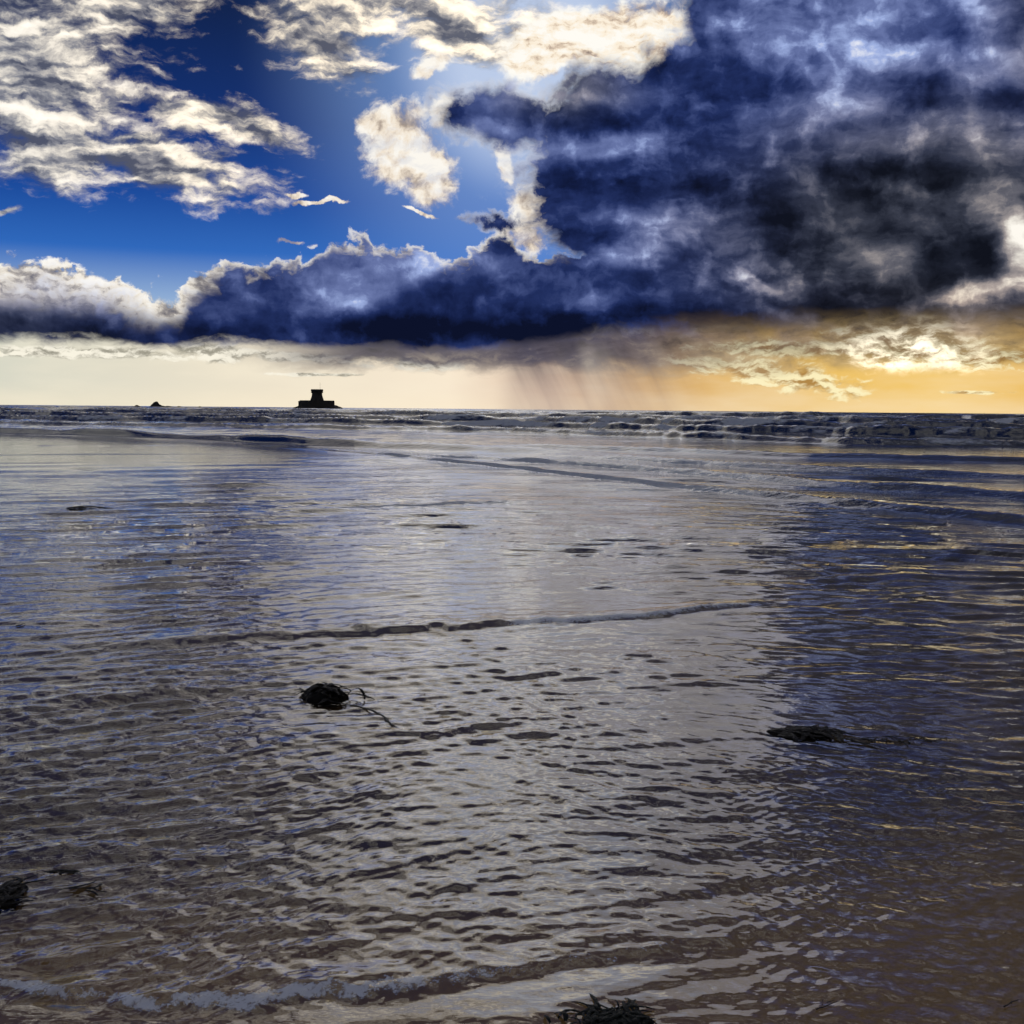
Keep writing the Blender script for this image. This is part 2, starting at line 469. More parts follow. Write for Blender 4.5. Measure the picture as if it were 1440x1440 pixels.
def fbm(x, y, octaves, seed=0, gain=0.5):
    s, a, t = 0.0, 1.0, 0.0
    for o in range(octaves):
        s = s + a * vnoise(x * 2 ** o + 17.3 * o, y * 2 ** o - 9.1 * o, seed + o)
        t += a
        a *= gain
    return s / t

def sstep(x, a, b):
    t = np.clip((x - a) / (b - a), 0, 1)
    return t * t * (3 - 2 * t)

def grid_mesh(name, X, Y, Z, mat, attrs=None):
    """a sheet from 2-D arrays of points"""
    n, m = X.shape
    co = np.stack([X, Y, Z], -1).astype(np.float32).reshape(-1)
    i = np.arange((n - 1) * (m - 1))
    r, c = i // (m - 1), i % (m - 1)
    a = r * m + c
    quads = np.stack([a, a + 1, a + m + 1, a + m], -1).astype(np.int32)
    me = bpy.data.meshes.new(name)
    me.vertices.add(n * m)
    me.vertices.foreach_set('co', co)
    me.loops.add(quads.size)
    me.loops.foreach_set('vertex_index', quads.reshape(-1))
    me.polygons.add(len(quads))
    me.polygons.foreach_set('loop_start', np.arange(0, quads.size, 4, dtype=np.int32))
    me.polygons.foreach_set('use_smooth', np.ones(len(quads), dtype=bool))
    for k, v in (attrs or {}).items():
        at = me.attributes.new(k, 'FLOAT', 'POINT')
        at.data.foreach_set('value', v.astype(np.float32).reshape(-1))
    me.update()
    me.validate()
    me.materials.append(mat)
    o = bpy.data.objects.new(name, me)
    COL.objects.link(o)
    return o

def mesh_obj(name, verts, faces, mat, parent=None, smooth=True):
    me = bpy.data.meshes.new(name)
    me.from_pydata([tuple(v) for v in verts], [], faces)
    me.update()
    if smooth:
        me.polygons.foreach_set('use_smooth', [True] * len(me.polygons))
    me.materials.append(mat)
    o = bpy.data.objects.new(name, me)
    COL.objects.link(o)
    if parent is not None:
        o.parent = parent
    return o

def empty(name, loc, rz=0.0):
    o = bpy.data.objects.new(name, None)
    o.location = loc
    o.rotation_euler = (0, 0, rz)
    o.empty_display_size = 0.1
    COL.objects.link(o)
    return o

def tag(o, label=None, cat=None, group=None, kind=None):
    if label: o["label"] = label
    if cat: o["category"] = cat
    if group: o["group"] = group
    if kind: o["kind"] = kind
    return o

def new_mat(name):
    m = bpy.data.materials.new(name)
    m.use_nodes = True
    return m, G(m.node_tree)

def finish(g, shader_socket):
    out = g.node('ShaderNodeOutputMaterial')
    g.t.links.new(shader_socket, out.inputs[0])

def attr(g, name):
    n = g.node('ShaderNodeAttribute', attribute_name=name)
    return S(g, n.outputs['Fac'])

# ------------------------------------------------------------------ materials
def mat_water():
    m, g = new_mat("water")
    foam, murk, rough = attr(g, 'foam'), attr(g, 'murk'), attr(g, 'rough')
    geo = g.node('ShaderNodeNewGeometry')
    pos = S(g, geo.outputs['Position'])
    # capillary ripples too fine for the mesh
    n1 = g.noise(g.vmath('MULTIPLY', pos, (0.55, 1.0, 1.0)), 26.0, 2.0, 0.6)
    n2 = g.noise(g.vmath('MULTIPLY', pos, (0.5, 1.0, 1.0)), 4.5, 3.0, 0.6)
    bump = g.node('ShaderNodeBump')
    bump.inputs['Strength'].default_value = 1.0
    bump.inputs['Distance'].default_value = 1.0
    g.put(bump.inputs['Height'], n1 * 0.0014 + n2 * attr(g, 'chop') * 0.018)
    bn = S(g, bump.outputs[0])
    fres = g.node('ShaderNodeFresnel', {'IOR': 2.1, 'Normal': bn})
    glossy = g.node('ShaderNodeBsdfGlossy', {'Color': (1, 1, 1), 'Normal': bn})
    g.put(glossy.inputs['Roughness'], rough)
    transp = g.node('ShaderNodeBsdfTransparent', {'Color': (0.95, 0.91, 0.80)})
    deep = g.node('ShaderNodeBsdfDiffuse', {'Color': (0.006, 0.009, 0.014)})
    body = g.node('ShaderNodeMixShader')
    g.put(body.inputs[0], murk)
    g.t.links.new(transp.outputs[0], body.inputs[1])
    g.t.links.new(deep.outputs[0], body.inputs[2])
    # seen from below the film simply lets the light through
    top_side = 1.0 - S(g, geo.outputs['Backfacing'])
    water = g.node('ShaderNodeMixShader')
    g.put(water.inputs[0], S(g, fres.outputs[0]) * top_side)
    g.t.links.new(body.outputs[0], water.inputs[1])
    g.t.links.new(glossy.outputs[0], water.inputs[2])
    # foam: broken, bubbly white
    fn = g.noise(g.vmath('MULTIPLY', pos, (0.8, 0.7, 3.0)), 1.3, 6.0, 0.74)
    fn2 = g.noise(pos, 55.0, 5.0, 0.75)
    cl = S(g, g.node('ShaderNodeClamp', (attr(g, 'chop'),)).outputs[0])
    fn9 = g.noise(g.vmath('MULTIPLY', pos, (0.6, 1.0, 1.0)), 8.0, 5.0, 0.72)
    way = g.ramp(g.vmath('LENGTH', pos), 28.0, 70.0)
    fn = fn9 + (fn - fn9) * way
    fn = fn2 + (fn - fn2) * cl
    fmask = g.smooth(foam + (fn - 0.5) * (1.7 - cl * 0.2), 0.34, 0.72) * g.smooth(foam, 0.02, 0.12) * (cl * 0.2 + 0.8)
    white = g.node('ShaderNodeBsdfDiffuse', {'Color': (0.80, 0.85, 0.90)})
    glow = g.node('ShaderNodeBsdfTranslucent', {'Color': (0.86, 0.88, 0.90)})
    froth = g.node('ShaderNodeMixShader')
    g.put(froth.inputs[0], cl * 0.3)
    g.t.links.new(white.outputs[0], froth.inputs[1])
    g.t.links.new(glow.outputs[0], froth.inputs[2])
    mixf = g.node('ShaderNodeMixShader')
    g.put(mixf.inputs[0], fmask)
    g.t.links.new(water.outputs[0], mixf.inputs[1])
    g.t.links.new(froth.outputs[0], mixf.inputs[2])
    finish(g, mixf.outputs[0])
    return m

def mat_sand():
    m, g = new_mat("wet_sand")
    pos = S(g, g.node('ShaderNodeNewGeometry').outputs['Position'])
    big = g.noise(g.vmath('MULTIPLY', pos, (1.0, 0.6, 1.0)), 1.3, 5.0, 0.6)
    fine = g.noise(pos, 60.0, 4.0, 0.7)
    grain = g.noise(pos, 420.0, 2.0, 0.6)
    col = g.colramp(big, [(0.3, (0.045, 0.022, 0.005)), (0.5, (0.085, 0.047, 0.012)), (0.7, (0.14, 0.085, 0.028))])
    col = g.mix(g.ramp(fine, 0.35, 0.7), col, g.mix(0.4, col, (0.02, 0.014, 0.003)))
    col = g.mix(g.smooth(grain, 0.62, 0.72) * 0.5, col, (0.12, 0.085, 0.045))
    # a paler bank of sand shoals on the right, by the water's edge
    shoal = g.vmath('LENGTH', g.vmath('MULTIPLY', g.vmath('SUBTRACT', pos, (1.75, 3.0, 0.0)), (0.75, 0.85, 0.0)))
    col = g.mix(g.smooth(shoal + (big - 0.5) * 1.2, 1.3, 0.3) * 0.85, col, g.mix(fine, (0.30, 0.190, 0.055), (0.42, 0.290, 0.110)))
    edge_ = g.math('SUBTRACT', 3.5, g.separate(pos)[1])
    col = g.mix(g.smooth(edge_ + (big - 0.5) * 0.8, -0.6, 0.9) * 0.85, col, g.mix(fine, (0.26, 0.155, 0.045), (0.40, 0.265, 0.110)))
    bump = g.node('ShaderNodeBump')
    bump.inputs['Strength'].default_value = 0.6
    bump.inputs['Distance'].default_value = 0.004
    g.put(bump.inputs['Height'], fine)
    p = g.node('ShaderNodeBsdfPrincipled')
    g.put(p.inputs['Base Color'], col)
    p.inputs['Roughness'].default_value = 0.7
    p.inputs['Specular IOR Level'].default_value = 0.15
    g.t.links.new(bump.outputs[0], p.inputs['Normal'])
    finish(g, p.outputs[0])
    return m

def mat_stone(name, dark, light, scale, rough=0.85, spec=0.5):
    m, g = new_mat(name)
    pos = S(g, g.node('ShaderNodeNewGeometry').outputs['Position'])
    n = g.noise(pos, scale, 6.0, 0.65)
    col = g.colramp(n, [(0.3, dark), (0.7, light)])
    bump = g.node('ShaderNodeBump')
    bump.inputs['Strength'].default_value = 0.7
    bump.inputs['Distance'].default_value = 0.4 / scale
    g.put(bump.inputs['Height'], n)
    p = g.node('ShaderNodeBsdfPrincipled')
    g.put(p.inputs['Base Color'], col)
    p.inputs['Roughness'].default_value = rough
    p.inputs['Specular IOR Level'].default_value = spec
    g.t.links.new(bump.outputs[0], p.inputs['Normal'])
    finish(g, p.outputs[0])
    return m

M_WATER = mat_water()
M_SAND = mat_sand()
M_ROCK = mat_stone("dark_sea_rock", (0.010, 0.009, 0.008), (0.030, 0.027, 0.024), 0.6)
M_GRANITE = mat_stone("weathered_granite", (0.016, 0.015, 0.014), (0.045, 0.041, 0.037), 1.2)
M_IRON = mat_stone("dark_iron", (0.02, 0.02, 0.02), (0.04, 0.04, 0.04), 3.0, 0.5)
M_WEED = mat_stone("wet_black_wrack", (0.003, 0.003, 0.002), (0.011, 0.009, 0.005), 30.0, 0.5, 0.16)
M_WEEDG = mat_stone("dark_green_weed", (0.003, 0.005, 0.004), (0.009, 0.015, 0.011), 40.0, 0.5, 0.16)
M_TWIG = mat_stone("soaked_twig", (0.02, 0.014, 0.008), (0.05, 0.036, 0.022), 40.0, 0.6)

# ================================================================== sand
def sand_z(x, y):
    r = np.hypot(x, y)
    dep = 0.026 + 0.006 * np.clip(y - 3, 0, 30) + 0.02 * np.clip(y - 33, 0, 200)
    z = -np.minimum(dep, 4.0)
    z = np.where(y < 3, -0.026 + (3 - y) * 0.012, z)
    z = np.where(y < -20, 0.25 + np.minimum((-20 - y) * 0.03, 6.0), z)
    return z

def build_sand():
    th = np.radians(np.linspace(-180, 180, 241))
    r = np.concatenate([np.linspace(0.02, 12, 110), np.geomspace(12.3, 40000, 90)])
    T, Rr = np.meshgrid(th, r)
    X, Y = Rr * np.sin(T), Rr * np.cos(T)
    Z = sand_z(X, Y) + 0.007 * fbm(X * 1.7, Y * 3.0, 3, 50) * sstep(Rr, 40, 10) * 0.8
    o = grid_mesh("sand", X, Y, Z, M_SAND)
    tag(o, "wet brown sand of the beach under thin water", kind="structure")
    return o

# ================================================================== sea
def line_r(pts):
    """distance along each bearing of a line drawn on the water, from points of the photograph"""
    g_ = [ground(*p) for p in pts]
    th = np.array([math.atan2(p.x, p.y) for p in g_])
    rr = np.array([math.hypot(p.x, p.y) for p in g_])
    k = np.argsort(th)
    return lambda T: np.interp(T, th[k], rr[k])

def px_th(px):
    d = ray(px, 600)
    return math.atan2(d.x, d.y)

def along(pts):
    """a value along the bearings given at pixel columns"""
    xs = np.array([px_th(p[0]) for p in pts])
    vs = np.array([p[1] for p in pts])
    return lambda T: np.interp(T, xs, vs)

def build_sea():
    core = np.linspace(R(-27.3), R(27.3), 1060)
    side = np.radians(np.linspace(28.0, 88, 30))
    th = np.concatenate([-side[::-1], core, side])
    near = list(1.0 / np.linspace(1 / 2.3, 1 / 15.0, 510))
    while near[-1] < 32.8:
        near.append(near[-1] + 0.127 + 0.004 * (near[-1] - 15))
    n0 = 24 + len(near)
    surf = [33.0]
    while surf[-1] < 420:
        surf.append(surf[-1] + 0.20 + 0.0048 * (surf[-1] - 33))
    r = np.concatenate([np.linspace(0.6, 2.25, 24), near, surf[1:]])
    n_surf = len(r)
    far = []
    k = 424.0
    while k < 16000:                                          # far crests: trough, then a short steep face
        far += [k, k + 3.2 + 0.002 * k]
        k *= 1.055
    far += [18000, 45000]
    r = np.concatenate([r, far])
    T, Rr = np.meshgrid(th.astype(np.float32), r.astype(np.float32))
    X, Y = Rr * np.sin(T), Rr * np.cos(T)
    dr = np.maximum(Rr * Rr / (EYE * 1108.0), 0.004)          # ground covered by a pixel row
    Z = np.zeros_like(X)
    foam = np.zeros_like(X)
    n_near = n0 + 60

    # ---- wind ripples over the shallows
    sl = slice(0, n_near)
    x, y, d = X[sl], Y[sl], dr[sl]
    wx = 0.20 * fbm(x * 0.45, y * 0.45, 2, 3)
    wy = 0.20 * fbm(x * 0.45 + 40, y * 0.45, 2, 5)
    u = x + wx
    v = y + wy + 0.10 * np.where(x < 0.4, (x - 0.4) ** 2 * np.exp(-np.abs(x) / 9), (x - 0.4) ** 2 * 0.8 * np.exp(-np.abs(x) / 9))
    s = np.zeros_like(x)
    N = 96
    for k in range(N):
        lam = 0.036 * (2.4 / 0.036) ** ((k + rng.random()) / N)
        ang = rng.normal(0, 0.62 if lam < 0.12 else (0.42 if lam < 0.26 else (0.32 if lam < 0.7 else 0.22)))
        kx, ky = 2 * math.pi / lam * math.sin(ang), 2 * math.pi / lam * math.cos(ang)
        slope = 0.056 if lam < 0.12 else (0.044 if lam < 0.26 else (0.014 if lam < 0.6 else 0.006))
        a = slope * lam / (2 * math.pi)
        keep = sstep(lam / d, 1.6, 4.0)
        if lam > 0.25:                                        # streaks that stay visible with distance
            keep = keep * (1 + (3.0 + 1.0 * sstep(y, 13, 20)) * sstep(y, 6, 12) * sstep(lam / d, 8.0, 4.8))
        s += a * keep * np.sin(kx * u + ky * v + rng.random() * 6.283)
    gust = np.clip(0.84 + 0.55 * fbm(x * 0.22, y * 0.16, 3, 11) + 0.40 * fbm(x * 0.9, y * 0.7, 2, 13), 0.25, 1.5)
    gust *= 1 - 0.45 * sstep(x / np.maximum(y, 1), -0.30, -0.46) * sstep(y, 4, 8)
    calm = sstep(y, 24, 34) * sstep(x / np.maximum(y, 1), -0.14, -0.26)
    gust *= 1 - 0.85 * calm
    s = s * gust
    Z[sl] += s + 8.0 * (s * s) * sstep(d, 0.07, 0.012)                                # peaked crests
    Y[sl] -= 1.5 * s * sstep(d, 0.5, 0.02)                    # leaning toward the shore

    # ---- wavelets crossing the shallows: (line, height, width, from, to, foam)
    def ridge(pts, H, W, env, fo, seed, back=2.5):
        rk = line_r(pts)(T[sl]) + 0.5 * W * fbm(T[sl] * 40, T[sl] * 0 + seed, 3, seed)
        e = along(env)(T[sl]) * (0.75 + 0.35 * fbm(T[sl] * 60, T[sl] * 0 + 3.3, 2, seed + 4))
        q = (Rr[sl] - rk) / W
        prof = np.where(q < 0, np.exp(-(q * 1.7) ** 2), np.exp(-(q / back) ** 2))
        Z[sl] += H * e * prof
        f = along(fo)(T[sl])
        foam[sl] = np.maximum(foam[sl], f * sstep(np.abs(q + 0.1), 1.1, 0.3))
    ridge([(60, 912), (200, 906), (420, 893), (560, 886), (720, 880), (900, 868), (1060, 851), (1150, 846)], 0.040, 0.11,
          [(60, 0), (200, 0.9), (700, 1), (1000, 0.9), (1160, 0)], [(700, 0), (730, 0.72), (900, 0.66), (1050, 0.5), (1110, 0)], 21)
    ridge([(380, 722), (480, 716), (600, 711), (740, 706), (820, 703)], 0.05, 0.24,
          [(380, 0), (470, 1), (740, 1), (830, 0)], [(440, 0), (480, 0.72), (700, 0.68), (760, 0)], 24)
    ridge([(-40, 748), (60, 744), (140, 741)], 0.02, 0.2, [(-40, 0.8), (70, 0.8), (140, 0)], [(0, 0), (10, 0)], 26)
    ridge([(980, 836), (1200, 815), (1440, 808)], 0.018, 0.16, [(980, 0), (1150, .9), (1440, .9)], [(980, 0), (1200, 0.25), (1440, 0.2)], 28)
    ridge([(900, 800), (1100, 780), (1440, 772)], 0.018, 0.2, [(900, 0), (1050, .9), (1440, .9)], [(980, 0), (1200, 0.2), (1440, 0.2)], 30)

    # ---- the lap of water that ends close to the camera
    lap = line_r([(-260, 1330), (-120, 1362), (0, 1388), (90, 1402), (180, 1410), (270, 1416), (350, 1413), (420, 1400), (500, 1396), (580, 1390), (700, 1370), (800, 1354),
                  (930, 1340), (1050, 1324), (1150, 1306), (1250, 1284), (1330, 1260), (1600, 1190)])(T[sl])
    lap = lap + 0.022 * fbm(T[sl] * 22, T[sl] * 0, 3, 61)
    q = (Rr[sl] - lap) / 0.05
    strip = np.exp(-((q + 1.6) / 1.5) ** 2) * along([(-300, .6), (1050, 1), (1290, 0)])(T[sl])
    Z[sl] *= 1 - 0.85 * strip
    lw = along([(-300, 1), (1050, 1), (1180, 0.6), (1290, 0)])(T[sl])
    Z[sl] += 0.011 * (sstep(q, -0.5, 0.9) - 1) * lw + 0.003 * lw * np.exp(-((q - 0.8) / 1.4) ** 2)
    lf = along([(-200, 0.85), (0, 0.8), (200, 0.7), (400, 0.95), (560, 0.75), (760, 0.5), (1000, 0.3), (1250, 0.12)])(T[sl])
    foam[sl] = np.maximum(foam[sl], 1.0 * lf * sstep(np.abs(q - 0.6 + 0.5 * fbm(T[sl] * 50, Rr[sl] * 9, 2, 65)), 1.15, 0.2) * (0.75 + 0.5 * fbm(T[sl] * 70, Rr[sl] * 14, 3, 66)))
    # crinkled film between it and the feet
    film = sstep(q, -0.5, -2.5)
    Z[sl] = Z[sl] * (1 - 0.55 * film)

    # ---- surf
    def wave(pts, H, L, env, fo, seed, front=0.14, rough_line=0.03, hump=0.40, still=0.0):
        t1 = T[:, :]
        rk = line_r(pts)(th)
        rk = rk * (1 + rough_line * fbm(th * 16, th * 0 + seed * 1.7, 3, seed))
        e = along(env)(th) * (0.85 + hump * fbm(th * 20, th * 0 + seed * 2.9, 3, seed + 7))
        e = np.maximum(e, 0)
        q = (Rr - rk[None, :]) / L
        m = (q > -0.6) & (q < 2.2)
        up = sstep(q, -0.02, front)
        dn = np.exp(-np.maximum(q - front, 0) * 2.6)
        h = H * e[None, :] * up * dn
        if still:                                             # the face of a low front is smooth
            Z[:] *= 1 - still * e[None, :].clip(0, 1) * np.exp(-((q - 0.12) / 0.3) ** 2)
        Z[:] += np.where(m, h, 0)
        f = along(fo)(th)[None, :]
        fm = sstep(q, -0.02, 0.06) * sstep(q, 0.60, 0.12)
        foam[:] = np.maximum(foam, np.where(m, f * fm, 0))
        return q

    # bore that runs into the shallows, dark face on the left
    wave([(-300, 600), (0, 610), (200, 617), (330, 623), (430, 628), (500, 631), (580, 634), (760, 640), (980, 648)], 0.50, 4.2,
         [(-300, 1), (0, 1), (430, 0.85), (560, 0.7), (700, 0.5), (860, 0.3), (960, 0)], [(-300, 0.0), (420, 0.0), (560, 0.12), (900, 0.1)], 71, front=0.4, rough_line=0.004)
    # edge of the swash, running to the right hand
    wave([(380, 630), (480, 637), (640, 652), (800, 670), (930, 686), (1040, 697), (1200, 714), (1440, 741), (1700, 775)], 0.14, 2.4,
         [(380, 0), (470, 0.7), (800, 0.7), (1040, 0.8), (1440, 1.0), (1700, 1.0)], [(400, 0.2), (480, 0.78), (800, 0.85), (960, 0.75), (1100, 0.42), (1440, 0.15)], 72, rough_line=0.006, front=0.25, hump=0.12, still=0.85)
    wave([(560, 640), (760, 652), (960, 668), (1150, 686), (1440, 705), (1700, 730)], 0.14, 2.4,
         [(560, 0), (700, 1), (1440, 1.2)], [(560, 0.72), (800, 0.72), (1000, 0.55), (1440, 0.3)], 73, rough_line=0.010, front=0.4, hump=0.12, still=0.85)
    wave([(700, 640), (900, 650), (1100, 662), (1440, 676), (1700, 690)], 0.16, 2.4,
         [(700, 0), (860, 1), (1440, 1)], [(700, 0.8), (1000, 0.6), (1440, 0.3)], 74, rough_line=0.012, front=0.4, hump=0.12, still=0.85)
    wave([(640, 628), (900, 636), (1100, 644), (1440, 652), (1700, 660)], 0.20, 3.0,
         [(640, 0), (760, 1), (1440, 1)], [(640, 0.4), (1000, 0.3), (1440, 0.25)], 75, rough_line=0.015, front=0.35, hump=0.12, still=0.85)
    # whitewater
    wave([(-300, 588), (0, 596), (240, 600), (500, 604), (720, 608), (960, 618), (1200, 626), (1440, 630), (1700, 632)], 0.36, 7.0,
         [(-300, 0.7), (0, 0.7), (600, 0.8), (900, 1), (1440, 1)], [(-300, 0.5), (0, 0.5), (500, 0.55), (800, 0.75), (1440, 0.8)], 76)
    wave([(-300, 583), (0, 590), (240, 593), (500, 597), (720, 601), (960, 608), (1200, 613), (1440, 617), (1700, 620)], 0.62, 10.0,
         [(-300, 1), (1440, 1)], [(-300, 0.55), (0, 0.6), (500, 0.6), (800, 0.85), (1440, 0.9)], 77)
    wave([(-300, 579), (0, 584), (240, 587), (500, 591), (720, 594), (960, 600), (1200, 604), (1440, 607), (1700, 610)], 0.85, 14.0,
         [(-300, 1), (1440, 1)], [(-300, 0.5), (500, 0.55), (800, 0.8), (1440, 0.85)], 78)
    wave([(-300, 574), (0, 579), (240, 582), (500, 585), (720, 588), (960, 593), (1200, 597), (1440, 600), (1700, 603)], 1.0, 20.0,
         [(-300, .9), (500, 1), (900, 1.1), (1440, 1.1)], [(-300, 0.35), (500, 0.5), (800, 0.6), (1440, 0.7)], 79, rough_line=0.05)
    wave([(-300, 571), (0, 575.5), (240, 578), (500, 580.5), (720, 583), (960, 587), (1200, 590), (1440, 593), (1700, 596)], 1.25, 30.0,
         [(-300, .8), (500, .9), (800, 1.15), (1100, 1.25), (1440, 1.1)], [(-300, 0.2), (500, 0.35), (800, 0.4), (1440, 0.5)], 80, rough_line=0.07)
    wave([(-300, 568.6), (0, 572.3), (500, 577), (960, 582.5), (1440, 587.5), (1700, 590)], 1.35, 45.0,
         [(-300, .7), (500, .85), (800, 1.1), (1050, 1.25), (1250, 1.0), (1440, 1.0)], [(-300, 0.1), (500, 0.2), (1440, 0.3)], 81, rough_line=0.09)

    # ---- chop from the surf to the horizon
    fr = slice(n_near - 60, len(r))
    x, y, d = X[fr], Y[fr], Rr[fr]
    amp = 0.03 + 0.11 * sstep(d, 36, 110)
    Z[fr] += amp * fbm(x * 0.22, y * 0.42, 3, 91, 0.5) * sstep(d, 5000, 600) * (1 - 0.85 * sstep(T[fr], px_th(470), px_th(380)) * sstep(d, 72, 60))
    Z[fr] += 0.45 * fbm(x * 0.02, y * 0.05, 3, 93) * sstep(d, 120, 260) * sstep(d, 3000, 800)
    lump = fbm(x * 0.55, y * 0.5, 3, 95, 0.5)
    Z[fr] += 0.28 * np.abs(lump) * foam[fr] * sstep(d, 36, 70)
    patch = fbm(x * 0.075, y * 0.36, 5, 97, 0.64)
    foam[fr] = np.clip(foam[fr] * (0.56 + 1.35 * patch), 0, 1)
    foam[fr] = np.maximum(foam[fr], 0.75 * sstep(fbm(x * 0.05, y * 0.12, 4, 99, 0.6), 0.34, 0.6) * sstep(d, 140, 220))

    fz = slice(n_surf, len(r) - 2)
    up = (np.arange(len(r) - 2 - n_surf) % 2).astype(np.float32)[:, None]
    crest = 0.55 + 0.55 * fbm(T[fz] * 55, np.floor(np.arange(len(r) - 2 - n_surf) / 2)[:, None] * 7.7 + T[fz] * 0, 4, 111, 0.6)
    Z[fz] = up * np.clip(crest, 0, 2) * (1.1 + 0.3 * sstep(Rr[fz], 420, 900)) * sstep(Rr[fz], 16000, 2500) - 0.25
    Z[len(r) - 2:] = -0.2
    foam[fz] = up * 0.8 * sstep(fbm(T[fz] * 90, np.floor(np.arange(len(r) - 2 - n_surf) / 2)[:, None] * 3.1 + T[fz] * 0, 3, 113, 0.6), 0.25, 0.55) * sstep(Rr[fz], 1500, 500)

    murk = sstep(Rr, 6, 24)
    chop = sstep(Rr, 6, 14) * (1 - 0.9 * sstep(T, px_th(520), px_th(380)) * sstep(Rr, 26, 34) * sstep(Rr, 72, 62))
    rough = 0.015 + 0.04 * sstep(Rr, 9, 40) * (1 - 0.8 * sstep(T, px_th(520), px_th(380)) * sstep(Rr, 70, 62)) + 0.05 * sstep(Rr, 60, 400)
    o = grid_mesh("sea", X, Y, Z, M_WATER, {'foam': foam, 'murk': murk, 'rough': rough, 'chop': chop})
    tag(o, "rippled shallows and breaking surf reaching to the horizon", kind="structure")
    global SEA_AT
    def SEA_AT(px, py):
        p = ground(px, py)
        t, rr = math.atan2(p.x, p.y), math.hypot(p.x, p.y)
        i, j = np.searchsorted(r, rr), np.searchsorted(th, t)
        i0, i1, j0, j1 = max(i - 3, 0), i + 3, max(j - 3, 0), j + 3
        return Vector((p.x, p.y, float(Z[i0:i1, j0:j1].mean())))
    return o

build_sand()
build_sea()

# ================================================================== the tower on its islet
def lathe(name, prof, seg, mat, parent, jitter=0.0, seed=0, smooth=False, sx=1.0, sy=1.0):
    """turned body from (radius, height) pairs, closed at both ends"""
    rr = random.Random(seed)
    vs, fs = [], []
    for k, (rad, z) in enumerate(prof):
        for i in range(seg):
            a = 2 * math.pi * i / seg
            j = 1 + rr.uniform(-jitter, jitter)
            vs.append((rad * j * math.cos(a) * sx, rad * j * math.sin(a) * sy, z + rr.uniform(-jitter, jitter) * 2))
    for k in range(len(prof) - 1):
        for i in range(seg):
            a, b = k * seg + i, k * seg + (i + 1) % seg
            fs.append((a, b, b + seg, a + seg))
    fs.append(tuple(range(seg))[::-1])
    fs.append(tuple(range((len(prof) - 1) * seg, len(prof) * seg)))
    return mesh_obj(name, vs, fs, mat, parent, smooth)

def box(name, cx, cy_, cz, sx, sy, sz, mat, parent, rz=0.0):
    c, s_ = math.cos(rz), math.sin(rz)
    vs = []
    for dz in (-1, 1):
        for dx, dy in ((-1, -1), (1, -1), (1, 1), (-1, 1)):
            px_, py_ = dx * sx / 2, dy * sy / 2
            vs.append((cx + px_ * c - py_ * s_, cy_ + px_ * s_ + py_ * c, cz + dz * sz / 2))
    fs = [(3, 2, 1, 0), (4, 5, 6, 7), (0, 1, 5, 4), (1, 2, 6, 5), (2, 3, 7, 6), (3, 0, 4, 7)]
    return mesh_obj(name, vs, fs, mat, parent, False)

def rock(name, loc, sx, sy, sz, mat, seed, parent=None, peaks=0.5):
    """craggy mound standing in the water"""
    n = 26
    a = np.linspace(0, 2 * np.pi, n, endpoint=False)
    vs, fs = [], []
    rings = 9
    rs = np.random.default_rng(seed)
    for k in range(rings):
        t = k / (rings - 1)
        for i in range(n):
            w = 1 + 0.22 * float(fbm(np.array([math.cos(a[i]) * 1.6 + seed]), np.array([math.sin(a[i]) * 1.6 + t * 2]), 3, seed)[0])
            rad = (1 - t) ** 0.8 * w
            x, y = rad * math.cos(a[i]), rad * math.sin(a[i])
            z = t ** 0.85 * (1 + peaks * float(fbm(np.array([x * 2.2 + seed]), np.array([y * 2.2]), 3, seed + 3)[0]))
            z += rs.uniform(-0.05, 0.05) * (k > 0)
            vs.append((x * sx, y * sy, z * sz - 0.15 * sz * (k == 0) - 0.4 * (k == 0)))
    for k in range(rings - 1):
        for i in range(n):
            p, q_ = k * n + i, k * n + (i + 1) % n
            fs.append((p, q_, q_ + n, p + n))
    o = mesh_obj(name, vs, fs, mat, parent, False)
    o.location = loc
    return o

def at_distance(px, D, z=0.0):
    d = ray(px, 575)
    k = D / math.hypot(d.x, d.y)
    return Vector((d.x * k, d.y * k, z))

TD = 1140.0
MPX = TD / FPX                                        # metres per photograph pixel at the tower
islet = rock("rock_islet", at_distance(446.5, TD, 0), 27.5, 19, 7.5, M_ROCK, 5, peaks=0.3)
tag(islet, "low black rock islet carrying the round sea tower", "rock")
# flatten the islet's top into a seat for the fort
for v in islet.data.vertices:
    v.co.z = min(v.co.z, 3.9 + 0.35 * math.sin(v.co.x * 1.3) + 0.3 * math.sin(v.co.y * 0.9))

fort = empty("sea_tower", at_distance(446.0, TD, 2.9))
tag(fort, "dark round granite sea tower on a walled gun platform offshore", "tower")
bat = lathe("battery_wall", [(17.6, -1.2), (17.4, 3.4), (17.2, 5.7), (16.4, 5.7), (16.4, 4.9), (0.5, 4.9)], 48, M_GRANITE, fort, 0.004, 3)
for i in range(7):
    a = R(-90 + (i - 3) * 26)
    e_ = box("embrasure", 17.15 * math.cos(a), 17.15 * math.sin(a), 4.75, 1.2, 1.1, 0.9, M_ROCK, bat, a)
ramp_ = box("entrance_block", -15.7, -3.0, 2.2, 4.2, 6.0, 5.6, M_GRANITE, fort)
body = lathe("tower_wall", [(6.9, 4.4), (6.6, 6.6), (6.0, 8.2), (5.3, 10.5), (5.05, 13.6), (5.5, 14.3), (6.1, 14.8), (6.1, 16.9), (5.5, 16.9), (5.5, 15.6), (0.4, 15.6)], 40, M_GRANITE, fort, 0.004, 9)
